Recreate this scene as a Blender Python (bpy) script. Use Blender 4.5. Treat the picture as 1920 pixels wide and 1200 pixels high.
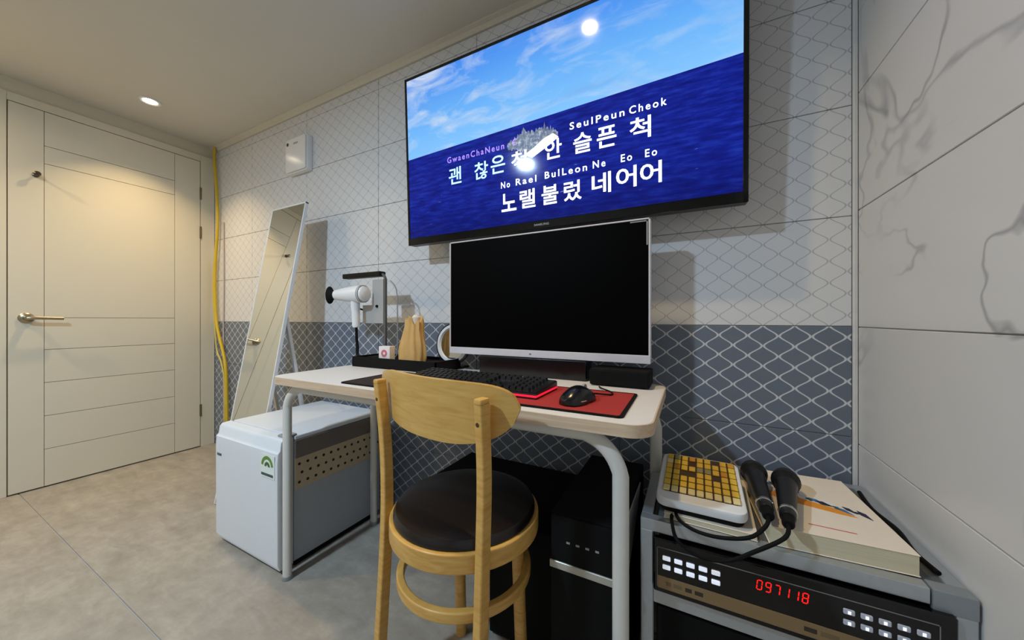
import bpy, bmesh, math, random
from mathutils import Vector, Matrix
random.seed(7)
for o in list(bpy.data.objects): bpy.data.objects.remove(o)
scene = bpy.context.scene
C = scene.collection
PI = math.pi

# ------------------------------------------------------------------ camera, light, exposure
cam_d = bpy.data.cameras.new('camera'); cam = bpy.data.objects.new('camera', cam_d); C.objects.link(cam)
cam.location = (0, 0, .92)
cam.rotation_euler = (PI/2, 0, math.atan2(.460, .888))
cam_d.sensor_width = 36; cam_d.lens = 644/1920*36; cam_d.shift_y = -2/1920
cam_d.clip_start = .02
scene.camera = cam

w = bpy.data.worlds.new('world'); scene.world = w; w.use_nodes = True
w.node_tree.nodes['Background'].inputs[0].default_value = (.05, .05, .055, 1)
w.node_tree.nodes['Background'].inputs[1].default_value = .3

WARM = (1.0, .74, .40); COOL = (.62, .81, 1.0)
WARM_POWER = 4.2; DESK_POWER = 4.6; FILL_POWER = 12.0; COOL_POWER = 40.0
def disc_light(name, loc, r, power, col, spread=PI):
    l = bpy.data.lights.new(name, 'AREA'); l.shape = 'DISK'; l.size = 2*r; l.energy = power; l.color = col[:3]; l.spread = spread
    o = bpy.data.objects.new(name, l); C.objects.link(o); o.location = loc
    return o
vs = scene.view_settings
vs.view_transform = 'Standard'; vs.look = 'None'; vs.gamma = 1; vs.use_curve_mapping = False
vs.exposure = 0.0

# ------------------------------------------------------------------ material helpers
def srgb(r, g, b):
    f = lambda v: ((v/255+.055)/1.055)**2.4 if v/255 > .04045 else v/255/12.92
    return (f(r), f(g), f(b), 1)
class NT:
    def __init__(s, name):
        s.m = bpy.data.materials.new(name); s.m.use_nodes = True
        s.t = s.m.node_tree; s.b = s.t.nodes['Principled BSDF']
    def n(s, typ, **kw):
        nd = s.t.nodes.new(typ)
        for k, v in kw.items(): setattr(nd, k, v)
        return nd
    def l(s, a, b): s.t.links.new(a, b)
    def put(s, sock, v):
        if hasattr(v, 'is_output'): s.l(v, sock)
        else: sock.default_value = v
    def math(s, op, a, b=None, c=None, clamp=False):
        nd = s.n('ShaderNodeMath', operation=op, use_clamp=clamp)
        for i, v in enumerate((a, b, c)):
            if v is not None: s.put(nd.inputs[i], v)
        return nd.outputs[0]
    def mix(s, f, a, b, blend='MIX'):
        nd = s.n('ShaderNodeMix', data_type='RGBA', blend_type=blend)
        s.put(nd.inputs[0], f); s.put(nd.inputs[6], a); s.put(nd.inputs[7], b)
        return nd.outputs[2]
    def pos(s):
        g = s.n('ShaderNodeNewGeometry'); x = s.n('ShaderNodeSeparateXYZ'); s.l(g.outputs['Position'], x.inputs[0])
        return g.outputs['Position'], x.outputs
    def obj(s):
        g = s.n('ShaderNodeTexCoord'); x = s.n('ShaderNodeSeparateXYZ'); s.l(g.outputs['Object'], x.inputs[0])
        return g.outputs['Object'], x.outputs
    def noise(s, vec, scale, detail=3, rough=.5, dist=0):
        nd = s.n('ShaderNodeTexNoise'); s.put(nd.inputs['Vector'], vec)
        nd.inputs['Scale'].default_value = scale; nd.inputs['Detail'].default_value = detail
        nd.inputs['Roughness'].default_value = rough; nd.inputs['Distortion'].default_value = dist
        return nd.outputs[0]
    def scaled(s, vec, sc):
        nd = s.n('ShaderNodeMapping'); s.l(vec, nd.inputs[0]); nd.inputs['Scale'].default_value = sc; return nd.outputs[0]
    def ramp(s, f, stops):
        nd = s.n('ShaderNodeValToRGB'); s.put(nd.inputs[0], f); e = nd.color_ramp.elements
        while len(e) < len(stops): e.new(.5)
        for i, (p, c) in enumerate(stops): e[i].position = p; e[i].color = c
        return nd.outputs[0]
    def bump(s, h, strength=.2, dist=.002):
        nd = s.n('ShaderNodeBump'); s.l(h, nd.inputs['Height']); nd.inputs['Strength'].default_value = strength
        nd.inputs['Distance'].default_value = dist; s.l(nd.outputs[0], s.b.inputs['Normal'])
    def fin(s, col, rough=.5, metal=0, spec=None):
        s.put(s.b.inputs['Base Color'], col); s.put(s.b.inputs['Roughness'], rough); s.b.inputs['Metallic'].default_value = metal
        if spec is not None: s.b.inputs['Specular IOR Level'].default_value = spec
        return s.m
MATS = {}
def plain(name, rgb, rough=.5, metal=0, spec=None, grain=.06, gscale=40):
    """plain colour with faint procedural variation"""
    if name in MATS: return MATS[name]
    t = NT(name); v, _ = t.obj(); c = srgb(*rgb)
    f = t.noise(v, gscale, 2)
    d = tuple(x*(1-grain) for x in c[:3])+(1,); u = tuple(min(1, x*(1+grain)) for x in c[:3])+(1,)
    MATS[name] = t.fin(t.mix(f, d, u), rough, metal, spec); return MATS[name]
def glow(name, rgb, strength):
    if name in MATS: return MATS[name]
    t = NT(name); t.fin(srgb(*rgb), .5); t.b.inputs['Emission Color'].default_value = srgb(*rgb); t.b.inputs['Emission Strength'].default_value = strength
    MATS[name] = t.m; return t.m
def wood(name, a, b, rough=.4, axis=(3, 3, 60)):
    if name in MATS: return MATS[name]
    t = NT(name); v, _ = t.obj()
    f = t.noise(t.scaled(v, axis), 1.6, 5, .6, .6)
    MATS[name] = t.fin(t.ramp(f, [(.3, srgb(*a)), (.7, srgb(*b))]), rough); return MATS[name]

def lattice(name, base, line, hw, rough, lmix=1.0, fabric=.12):
    t = NT(name); v, p = t.pos()
    u = t.math('DIVIDE', t.math('ADD', p[0], 5.02), .0375)
    fr = t.math('FRACT', u); fl = t.math('FLOOR', u)
    sg = t.math('SUBTRACT', 1.0, t.math('MULTIPLY', 2.0, t.math('MODULO', fl, 2.0)))
    ph = t.math('MULTIPLY', t.math('SUBTRACT', p[2], .9), 2*PI/.06)
    wv = t.math('MULTIPLY', t.math('ARCSINE', t.math('MULTIPLY', t.math('COSINE', ph), .74)), 1/math.asin(.74))
    off = t.math('MULTIPLY', t.math('MULTIPLY', sg, wv), .43)
    d = t.math('ABSOLUTE', t.math('SUBTRACT', t.math('SUBTRACT', fr, .5), off))
    msk = t.math('SUBTRACT', 1.0, t.math('DIVIDE', t.math('SUBTRACT', d, hw*.8), hw*.45), clamp=True)
    nz = t.noise(v, 260, 2); big = t.noise(v, 3, 2)
    b0 = srgb(*base); b1 = tuple(x*(1-fabric) for x in b0[:3])+(1,); b2 = tuple(min(1, x*(1+fabric)) for x in b0[:3])+(1,)
    body = t.mix(nz, b1, b2)
    col = t.mix(t.math('MULTIPLY', msk, lmix), body, srgb(*line))
    t.fin(col, rough); t.bump(nz, .08, .0006)
    return t.m
M_dark = lattice('dark_lattice_tile', (108, 117, 132), (206, 210, 216), .075, .45)
M_light = lattice('pale_lattice_tile', (222, 222, 224), (150, 152, 160), .05, .35, .6, .03)

def marble():
    t = NT('white_marble_tile'); v, p = t.pos()
    n1 = t.noise(v, 1.5, 4, .5, .7); n2 = t.noise(v, 1.0, 4, .45, 1.2)
    v1 = t.math('ABSOLUTE', t.math('SUBTRACT', n1, .5)); v2 = t.math('ABSOLUTE', t.math('SUBTRACT', n2, .48))
    a = t.math('SUBTRACT', 1, t.math('DIVIDE', v1, .012), clamp=True); b = t.math('SUBTRACT', 1, t.math('DIVIDE', v2, .008), clamp=True)
    gate = t.math('MULTIPLY', t.math('SUBTRACT', t.noise(v, 3.1, 2), .38), 6, clamp=True)
    f = t.math('MULTIPLY', t.math('ADD', t.math('MULTIPLY', a, .5), t.math('MULTIPLY', b, .65), clamp=True), gate)
    soft = t.math('MULTIPLY', t.math('SUBTRACT', .09, v1, clamp=True), 1.2)
    c = t.mix(soft, srgb(214, 213, 213), srgb(190, 191, 194))
    t.fin(t.mix(f, c, srgb(120, 124, 130)), .28); return t.m
M_marble = marble()
def vinyl():
    t = NT('concrete_look_vinyl'); v, p = t.pos()
    s = t.scaled(v, (4, 9, 1)); a = t.noise(s, 1.6, 6, .65, .4); b = t.noise(v, 22, 5, .7)
    f = t.math('ADD', t.math('MULTIPLY', a, .65), t.math('MULTIPLY', b, .35))
    t.fin(t.ramp(f, [(.32, srgb(138, 131, 121)), (.52, srgb(158, 151, 141)), (.70, srgb(176, 169, 158))]), .5); t.bump(b, .1, .001); return t.m
M_floor = vinyl()
M_ceil = plain('ceiling_paper', (216, 211, 200), .8, gscale=6, grain=.02)
M_wall = plain('painted_wall', (205, 200, 190), .7, gscale=5, grain=.03)
M_grout = plain('grout', (168, 168, 168), .8)
M_door = plain('door_paint', (222, 214, 194), .42, gscale=8, grain=.015)
M_dgroove = plain('door_groove', (150, 142, 124), .6)
M_white = plain('white_plastic', (232, 233, 235), .35, grain=.02)
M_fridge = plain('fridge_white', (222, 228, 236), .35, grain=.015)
M_fside_shade = plain('fridge_side_shaded', (176, 182, 190), .45, grain=.03)  # fridge white greyed, the shade on the side put into its colour
M_black = plain('black_plastic', (16, 16, 18), .4)
M_matte = plain('black_matte', (8, 8, 9), .75, spec=.2)
M_gloss = plain('black_gloss', (6, 6, 7), .12)
M_screen = plain('dark_screen', (1, 1, 2), .5, spec=.04)
M_grey = plain('grey_plastic', (150, 150, 150), .5)
M_cream = plain('cream_steel', (214, 212, 206), .38, grain=.03)
M_alu = plain('brushed_aluminium', (188, 194, 200), .36, .75, grain=.08, gscale=90)
M_chrome = plain('chrome', (210, 205, 195), .18, 1)
M_nickel = plain('satin_nickel', (176, 164, 138), .3, 1)
M_mirror = plain('mirror_glass', (235, 236, 232), .015, 1, grain=0)
M_chair = wood('beech_wood', (196, 146, 70), (220, 176, 98), .36, (10, 10, 60))
M_board = wood('bent_plywood', (194, 148, 74), (212, 172, 98), .34, (6, 6, 46))
M_edge = wood('pale_wood_edge', (196, 168, 138), (224, 198, 168), .5, (3, 60, 60))
M_desk = plain('speckled_white_laminate', (228, 224, 220), .4, grain=.05, gscale=220)
M_leather = plain('dark_leather', (20, 13, 12), .27, grain=.2, gscale=120)
M_red = plain('red_cloth', (166, 42, 38), .75, grain=.08, gscale=300)
def pad_cloth():
    t = NT('black_to_red_pad_print'); v, p = t.obj()
    f = t.math('MULTIPLY', t.math('ADD', t.math('ADD', p[0], .02), t.math('MULTIPLY', t.math('SUBTRACT', t.noise(v, 14, 3), .5), .12)), 7, clamp=True)
    return t.fin(t.mix(f, srgb(36, 14, 14), srgb(166, 42, 38)), .75)
M_red = pad_cloth()
M_yellow = plain('yellow_rubber', (214, 182, 40), .5)
M_paper = plain('cream_paper', (232, 222, 200), .75, grain=.04)
M_cover = plain('book_cover', (238, 226, 210), .5, grain=.03)
M_bronze = plain('bronze_strip', (150, 126, 92), .35, .5)

# ------------------------------------------------------------------ geometry helpers
def mesh_obj(name, bm, mat, parent=None, loc=None, smooth=35):
    me = bpy.data.meshes.new(name)
    bmesh.ops.recalc_face_normals(bm, faces=bm.faces[:])
    bm.to_mesh(me); bm.free()
    for m in (mat if isinstance(mat, (list, tuple)) else [mat]): me.materials.append(m)
    if smooth:
        for p in me.polygons: p.use_smooth = True
        me.set_sharp_from_angle(angle=math.radians(smooth))
    o = bpy.data.objects.new(name, me); C.objects.link(o)
    if smooth:
        wn = o.modifiers.new('weighted_normal', 'WEIGHTED_NORMAL'); wn.keep_sharp = True; wn.weight = 80
    if parent: o.parent = parent
    if loc: o.location = loc
    return o
def inst(name, me, parent, loc, rot=None, scale=None):
    o = bpy.data.objects.new(name, me); C.objects.link(o); o.parent = parent; o.location = loc
    if rot: o.rotation_euler = rot
    if scale: o.scale = scale
    return o
def tag(o, label=None, cat=None, group=None, kind=None):
    if label: o['label'] = label
    if cat: o['category'] = cat
    if group: o['group'] = group
    if kind: o['kind'] = kind
    return o
def thing(name, label, cat, loc=(0, 0, 0), rot=(0, 0, 0), group=None):
    o = bpy.data.objects.new(name, None); C.objects.link(o); o.empty_display_size = .05
    o.location = loc; o.rotation_euler = rot
    return tag(o, label, cat, group)
def struct(name, bm, mat, **k):
    o = mesh_obj(name, bm, mat, **k); o['kind'] = 'structure'; return o

def box(x0, x1, y0, y1, z0, z1, bev=0, seg=2, bm=None):
    b = bmesh.new()
    bmesh.ops.create_cube(b, size=1)
    for v in b.verts:
        v.co = Vector(((x0+x1)/2+v.co.x*(x1-x0), (y0+y1)/2+v.co.y*(y1-y0), (z0+z1)/2+v.co.z*(z1-z0)))
    if bev: bmesh.ops.bevel(b, geom=b.edges[:], offset=bev, segments=seg, affect='EDGES', profile=.5)
    return join(bm, b)
def join(bm, b):
    if bm is None: return b
    me = bpy.data.meshes.new('tmp'); b.to_mesh(me); b.free(); bm.from_mesh(me); bpy.data.meshes.remove(me); return bm
def xform(b, M):
    bmesh.ops.transform(b, matrix=M, verts=b.verts[:]); return b
def rrect(x0, x1, y0, y1, r, n=6):
    pts = []
    for cx, cy, a0 in ((x1-r, y1-r, 0), (x0+r, y1-r, PI/2), (x0+r, y0+r, PI), (x1-r, y0+r, 3*PI/2)):
        for i in range(n+1):
            a = a0+PI/2*i/n; pts.append((cx+r*math.cos(a), cy+r*math.sin(a)))
    return pts
def prism(pts, z0, z1, axis='z', bev=0, bm=None):
    """extrude a 2D outline; axis z: (x,y), y: (x,z), x: (y,z)"""
    b = bmesh.new()
    mk = {'z': lambda p, h: (p[0], p[1], h), 'y': lambda p, h: (p[0], h, p[1]), 'x': lambda p, h: (h, p[0], p[1])}[axis]
    lo = [b.verts.new(mk(p, z0)) for p in pts]; hi = [b.verts.new(mk(p, z1)) for p in pts]
    n = len(pts)
    b.faces.new(lo[::-1]); b.faces.new(hi)
    for i in range(n): b.faces.new((lo[i], lo[(i+1) % n], hi[(i+1) % n], hi[i]))
    bmesh.ops.recalc_face_normals(b, faces=b.faces[:])
    if bev:
        ed = [e for e in b.edges if abs((e.verts[0].co-e.verts[1].co).normalized()['xyz'.index(axis)]) < .5]
        bmesh.ops.bevel(b, geom=ed, offset=bev, segments=2, affect='EDGES', profile=.5)
    return join(bm, b)
def lathe(prof, n=24, bm=None, M=None):
    """prof: [(r,z)...] about z"""
    b = bmesh.new(); rings = []
    for r, z in prof:
        if r < 1e-6: rings.append([b.verts.new((0, 0, z))])
        else: rings.append([b.verts.new((r*math.cos(2*PI*i/n), r*math.sin(2*PI*i/n), z)) for i in range(n)])
    for A, B in zip(rings, rings[1:]):
        for i in range(n):
            j = (i+1) % n
            if len(A) == 1 and len(B) > 1: b.faces.new((A[0], B[i], B[j]))
            elif len(B) == 1 and len(A) > 1: b.faces.new((A[i], A[j], B[0]))
            elif len(A) > 1: b.faces.new((A[i], A[j], B[j], B[i]))
    if len(rings[0]) > 1: b.faces.new(rings[0][::-1])
    if len(rings[-1]) > 1: b.faces.new(rings[-1])
    if M: xform(b, M)
    return join(bm, b)
def sweep(path, prof, up=Vector((0, 1, 0)), closed=False, bm=None, radii=None):
    """prof: closed 2D outline in (side, up) axes"""
    b = bmesh.new(); P = [Vector(p) for p in path]; n = len(P); rings = []
    for i, p in enumerate(P):
        if closed: t = P[(i+1) % n]-P[i-1]
        else: t = P[min(i+1, n-1)]-P[max(i-1, 0)]
        t.normalize(); s = t.cross(up)
        if s.length < 1e-4: s = t.cross(Vector((1, 0, .01)))
        s.normalize(); q = s.cross(t).normalized(); k = radii[i] if radii else 1
        rings.append([b.verts.new(p+s*a*k+q*c*k) for a, c in prof])
    m = len(prof)
    for i in range(n if closed else n-1):
        A, B = rings[i], rings[(i+1) % n]
        for j in range(m): b.faces.new((A[j], A[(j+1) % m], B[(j+1) % m], B[j]))
    if not closed: b.faces.new(rings[0][::-1]); b.faces.new(rings[-1])
    return join(bm, b)
def circ(r, n=12): return [(r*math.cos(2*PI*i/n), r*math.sin(2*PI*i/n)) for i in range(n)]
def smooth_path(pts, k=6):
    P = [Vector(p) for p in pts]; out = []
    for i in range(len(P)-1):
        a, b, c, d = P[max(i-1, 0)], P[i], P[i+1], P[min(i+2, len(P)-1)]
        for j in range(k):
            t = j/k
            out.append(.5*((2*b)+(c-a)*t+(2*a-5*b+4*c-d)*t*t+(3*b-a-3*c+d)*t**3))
    out.append(P[-1]); return out
def tube(pts, r, n=12, k=6, bm=None, up=Vector((.13, .31, .94))):
    return sweep(smooth_path(pts, k) if k else pts, circ(r, n), up, bm=bm)
def fillet(pts, r, n=6):
    P = [Vector(p) for p in pts]; out = [P[0]]
    for i in range(1, len(P)-1):
        a = (P[i-1]-P[i]).normalized(); c = (P[i+1]-P[i]).normalized()
        for j in range(n+1):
            t = j/n; p0 = P[i]+a*r; p2 = P[i]+c*r
            out.append((1-t)**2*p0+2*t*(1-t)*(P[i]*.6+(p0+p2)*.2)+t*t*p2)
    out.append(P[-1]); return out
def letters(name, items, bold, mat, parent, loc, spacing=1.0):
    for it in items: mesh_obj(name, text_bm([it], bold, spacing), mat, parent, loc=loc, smooth=0)
def text_bm(items, bold=0.0, spacing=1.0):
    """items: [(string, x, z, height, width or None)] -> mesh in the XZ plane facing -y, each string centred on (x,z)"""
    bm = bmesh.new(); dg = None
    for st, x, z, h, wd in items:
        cu = bpy.data.curves.new('t', 'FONT'); cu.body = st; cu.size = 1; cu.offset = bold; cu.resolution_u = 3; cu.space_character = spacing
        ob = bpy.data.objects.new('t', cu); C.objects.link(ob)
        dg = bpy.context.evaluated_depsgraph_get(); me = bpy.data.meshes.new_from_object(ob.evaluated_get(dg))
        if len(me.vertices):
            xs = [v.co.x for v in me.vertices]; ys = [v.co.y for v in me.vertices]
            hh = max(ys)-min(ys); ww = max(xs)-min(xs)
            sy = h/hh; sx = wd/ww if wd else sy
            for v in me.vertices:
                a = (v.co.x-(max(xs)+min(xs))/2)*sx+x; c = (v.co.y-(max(ys)+min(ys))/2)*sy+z
                v.co = (a, 0, c)
            bm.from_mesh(me)
        bpy.data.meshes.remove(me); bpy.data.objects.remove(ob); bpy.data.curves.remove(cu)
    return bm

# ------------------------------------------------------------------ room
XL, XR, YF, YB, H = -3.15, .40, 1.25, -2.1, 2.18
T = .06
struct('floor', box(XL-T, XR+T, YB-T, YF+T, -.08, -.004), M_grout)
FL = bpy.data.objects['floor']
for y0, y1 in ((YB, -1.39), (-1.39, .409), (.411, YF)):
    mesh_obj('floor_sheet', box(XL, XR, y0+.001, y1-.001, -.004, 0, .0008, 1), M_floor, FL)
struct('ceiling', box(XL-T, XR+T, YB-T, YF+T, H, H+.06), M_ceil)
struct('wall_left', box(XL-T, XL, YB, YF, 0, H), M_door)
struct('wall_rear', box(XL-T, XR+T, YB-T, YB, 0, H), M_wall)
WF = struct('wall_front', box(XL-T, XR+T, YF+.004, YF+T, 0, H), M_grout)
WR = struct('wall_right', box(XR+.004, XR+T, YB, YF, 0, H), M_grout)
# lattice tiles, 600 x 300, each a piece of the front wall
xs = [-3.15]+[-2.62+.6*i for i in range(5)]+[.3905]
zs = [0, .3, .6, .9, 1.2, 1.5, 1.8, 2.1, H-.028]
tile_mesh = {}
for i in range(len(xs)-1):
    for j in range(len(zs)-1):
        wd, ht = xs[i+1]-xs[i], zs[j+1]-zs[j]; key = (round(wd, 3), round(ht, 3), j < 3)
        g = .0012
        if key not in tile_mesh:
            o = mesh_obj('tile', box(g, wd-g, -.004, .004, g, ht-g, .001, 1), M_dark if j < 3 else M_light, WF); tile_mesh[key] = o.data
            o.location = (xs[i], YF+.004, zs[j])
        else: inst('tile', tile_mesh[key], WF, (xs[i], YF+.004, zs[j]))
# marble tiles of the right wall
ys = [YF, 1.242, .60, -.03, -.66, -1.29, YB]
zr = [0, .272, .585, .898, 1.211, 1.524, 1.837, H]
for i in range(1, len(ys)-1):
    for j in range(len(zr)-1):
        mesh_obj('tile', box(XR, XR+.006, ys[i+1]+.0012, ys[i]-.0012, zr[j]+.0012, zr[j+1]-.0012, .001, 1), M_marble, WR)
struct('trim_1', box(.3905, XR+.001, YF-.008, YF+.003, 0, H-.028, .002, 1), plain('corner_trim', (216, 216, 216), .4))
cr = [(YF+.003, H), (YF-.030, H), (YF-.030, H-.006), (YF-.016, H-.012), (YF-.008, H-.028), (YF+.003, H-.028)]
struct('trim_2', prism(cr, XL, XR, 'x'), plain('cornice', (214, 208, 194), .6))
bpy.data.objects['trim_1']['label'] = 'white corner bead between lattice and marble tile'
bpy.data.objects['trim_2']['label'] = 'thin white cornice along the ceiling above the lattice tiles'

# ------------------------------------------------------------------ door in the left wall
D = bpy.data.objects.new('door_1', None); C.objects.link(D); D['kind'] = 'structure'; D.location = (XL, .77, 0)
D['label'] = 'cream panelled door with lever handle and grooved lower boards'
Y0, Y1, ZT = .377-.77, 1.163-.77, 2.052
mesh_obj('door_core', box(0, .012, Y0, Y1, .006, ZT), M_dgroove, D)
def board(name, ya, yb, za, zb):
    return mesh_obj(name, box(.004, .022, ya+.0008, yb-.0008, za+.0011, zb-.0011, .0014, 2), M_door, D)
sa, sb = .49-.77, 1.025-.77
board('stile', Y0, sa, .006, ZT); board('stile', sb, Y1, .006, ZT)
board('top_rail', sa, sb, 1.865, ZT)
for a, b in ((1.768, 1.865), (.926, 1.768), (.752, .926), (.572, .752), (.39, .572), (.208, .39), (.006, .208)):
    board('panel', sa, sb, a, b)
for ya, yb, za, zb in ((Y1+.003, 1.247-.77, 0, 2.10), (Y0-.065, Y0-.003, 0, 2.10), (Y0-.0025, Y1+.0025, ZT+.003, 2.10)):
    mesh_obj('frame', box(.0, .020, ya, yb, za, zb, .0015, 1), M_door, D)
for z in (1.78, 1.50, .22):
    mesh_obj('hinge', lathe([(.006, 0), (.006, .085)], 10, M=Matrix.Translation((.022, Y1+.001, z))), plain('hinge_metal', (120, 108, 84), .4, .8), D)
hd = bpy.data.objects.new('door_handle', None); C.objects.link(hd); hd.parent = D; hd.location = (.022, .432-.77, .925)
mesh_obj('rosette', lathe([(.027, 0), (.027, .006), (.022, .011), (.013, .013), (.011, .045), (0, .046)], 24, M=Matrix.Rotation(PI/2, 4, 'Y')), M_nickel, hd)
mesh_obj('lever', tube([(.046, -.004, 0), (.050, .02, 0), (.050, .06, -.001), (.049, .115, -.003)], .0085, 10), M_nickel, hd)
hk = bpy.data.objects.new('coat_hook', None); C.objects.link(hk); hk.parent = D; hk.location = (.022, .462-.77, 1.695)
mesh_obj('hook_plate', lathe([(.013, 0), (.013, .004), (.006, .006), (.005, .03), (.012, .034), (.013, .042), (.008, .047), (0, .048)], 16, M=Matrix.Rotation(PI/2, 4, 'Y')), plain('dark_nickel', (112, 100, 82), .3, 1), hk)

# ------------------------------------------------------------------ ceiling lamps
def downlight(x, y, label, power, col, r=.032, mat=None, spread=math.radians(125)):
    t = thing('downlight', label, 'downlight', (x, y, H), group=None)
    mesh_obj('trim_ring', lathe([(r+.016, 0), (r+.016, -.004), (r+.008, -.007), (r, -.004), (r, 0)], 32), M_white, t)
    mesh_obj('lens', lathe([(0, -.002), (r-.001, -.002), (r-.001, -.0005), (0, -.0005)], 32), mat, t)
    disc_light('downlight_lamp', (0, 0, -.009), r*.9, power, col, spread).parent = t
    return t
G_warm = glow('warm_led', (255, 240, 205), 14); G_cool = glow('cool_led', (240, 248, 255), 10)
downlight(-2.77, .80, 'small round warm recessed downlight glowing in the ceiling near the door', WARM_POWER, WARM, mat=G_warm, spread=math.radians(100))
downlight(-.39, .70, 'small round warm recessed downlight in the ceiling above the desk', DESK_POWER, WARM, mat=G_warm)
downlight(-2.85, -.35, 'added unseen warm fill downlight in the ceiling beyond the door handle side', FILL_POWER, WARM, mat=G_warm, spread=math.radians(160))  # added lamp out of view, evens the warm light on the door
downlight(-1.29, -.56, 'larger round cool white ceiling light in the middle of the room', COOL_POWER, COOL, r=.065, mat=G_cool, spread=PI)

# ------------------------------------------------------------------ television
TV = thing('television', 'large black wall television showing karaoke lyrics over a blue sea', 'television', (-.4765, 1.13, 1.24), (math.radians(2.0), 0, 0))
TW, TH = 1.237, .712
mesh_obj('cabinet', prism(rrect(-TW/2, TW/2, 0, TH, .006, 3), .003, .036, 'y', .002), M_black, TV)
mesh_obj('back_housing', prism(rrect(-TW/2+.06, TW/2-.06, .04, TH-.12, .03, 4), .036, .066, 'y', .012), M_matte, TV)
fr = box(-TW/2, TW/2, -.003, .004, 0, .030, .0015, 1)
box(-TW/2, TW/2, -.003, .004, TH-.011, TH, .0015, 1, fr); box(-TW/2, -TW/2+.011, -.003, .004, 0, TH, .0015, 1, fr); box(TW/2-.013, TW/2, -.003, .004, 0, TH, .0015, 1, fr)
mesh_obj('bezel', fr, M_gloss, TV)
mesh_obj('wall_bracket', box(-.2, .2, .062, .116, .18, .48, .004, 1), M_matte, TV)
mesh_obj('brand_mark', text_bm([('SAMSUNG', .010, .015, .0075, .056)], .012), plain('brand_grey', (150, 150, 156), .5), TV, loc=(0, -.0034, 0), smooth=0)
def tv_picture():
    t = NT('television_picture'); v, p = t.obj()
    x, z = p[0], p[2]
    hor = t.math('ADD', t.math('MULTIPLY', x, .030), .385)                 # slightly tilted sea horizon
    h = t.math('SUBTRACT', z, hor)
    cl = t.noise(t.scaled(v, (3.2, 1, 9)), 1.5, 6, .6, .7); st = t.noise(t.scaled(v, (2.2, 1, 20)), 1.0, 3, .5, .3)
    blue = t.ramp(t.math('DIVIDE', h, .33), [(0, srgb(132, 198, 255)), (.45, srgb(104, 178, 250)), (1, srgb(70, 140, 240))])
    cm = t.math('MULTIPLY', t.math('SUBTRACT', cl, .46), 3.6, clamp=True)
    cm = t.math('MULTIPLY', cm, t.math('ADD', .62, t.math('MULTIPLY', x, -.60), clamp=True))
    sky = t.mix(cm, blue, srgb(214, 226, 240))
    sky = t.mix(t.math('MULTIPLY', t.math('SUBTRACT', st, .55), 2.0, clamp=True), sky, srgb(120, 170, 232))
    wv = t.noise(t.scaled(v, (10, 1, 60)), 1.4, 4, .6)
    sea = t.ramp(wv, [(.25, srgb(4, 10, 92)), (.5, srgb(12, 30, 140)), (.75, srgb(30, 56, 176))])
    foam = t.math('MULTIPLY', t.math('SUBTRACT', t.noise(t.scaled(v, (14, 1, 90)), 1.2, 2, .5), .74), 14, clamp=True)
    sea = t.mix(foam, sea, srgb(150, 175, 235))
    dk = t.math('MULTIPLY', t.math('SUBTRACT', .16, z, clamp=True), 4.0, clamp=True)
    sea = t.mix(dk, sea, srgb(6, 10, 74))
    col = t.mix(t.math('GREATER_THAN', h, 0), sea, sky)
    t.b.inputs['Base Color'].default_value = (.004, .004, .005, 1); t.b.inputs['Roughness'].default_value = .10
    t.b.inputs['Specular IOR Level'].default_value = .16
    t.l(col, t.b.inputs['Emission Color']); t.b.inputs['Emission Strength'].default_value = 1.0
    return t.m
SCR = mesh_obj('screen', box(-TW/2+.010, TW/2-.012, -.0002, .0035, .029, TH-.010), tv_picture(), TV, smooth=0)
def tvx(X): return X+.4765
def tvz(Z): return (Z-1.24)
G_txt = glow('lyric_white', (238, 250, 255), 1.0); G_txb = glow('lyric_sung', (168, 214, 255), 1.0); G_pur = glow('lyric_purple', (150, 120, 240), .9)
BH = .066
l1 = [('안', -.42, 1.508), ('슬', -.317, 1.506), ('픈', -.238, 1.506), ('척', -.136, 1.508), ('척', -.552, 1.497)]
l0 = [('괜', -.838, 1.496), ('찮', -.714, 1.492), ('은', -.640, 1.500)]
l2 = [('노', -.596, 1.353), ('랠', -.520, 1.354), ('불', -.434, 1.354), ('렀', -.352, 1.354), ('네', -.256, 1.362), ('어', -.178, 1.366), ('어', -.106, 1.366)]
big = lambda L: [(c, tvx(X), tvz(Z), BH, .062) for c, X, Z in L]
letters('lyric_character', big(l1), .015, G_txt, SCR, (0, -.0012, 0))
letters('lyric_character', big(l0), .012, G_txb, SCR, (0, -.0012, 0))
letters('lyric_character', big(l2), .016, G_txt, SCR, (0, -.0012, 0))
sm = lambda L: [(s, tvx((a+b)/2), tvz(Z), .024, b-a) for s, a, b, Z in L]
letters('romanised_word', sm([('GwaenChaNeun', -.875, -.612, 1.563), ('C', -.578, -.560, 1.566)]), .014, G_pur, SCR, (0, -.0012, 0), 1.35)
letters('romanised_word', sm([('SeulPeun', -.360, -.182, 1.569), ('Cheok', -.168, -.061, 1.569), ('No', -.628, -.590, 1.419), ('Rael', -.566, -.484, 1.420),
    ('BulLeon', -.452, -.302, 1.423), ('Ne', -.283, -.242, 1.425), ('Eo', -.194, -.160, 1.427), ('Eo', -.122, -.088, 1.427)]), .016, G_txt, SCR, (0, -.0012, 0), 1.35)
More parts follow.
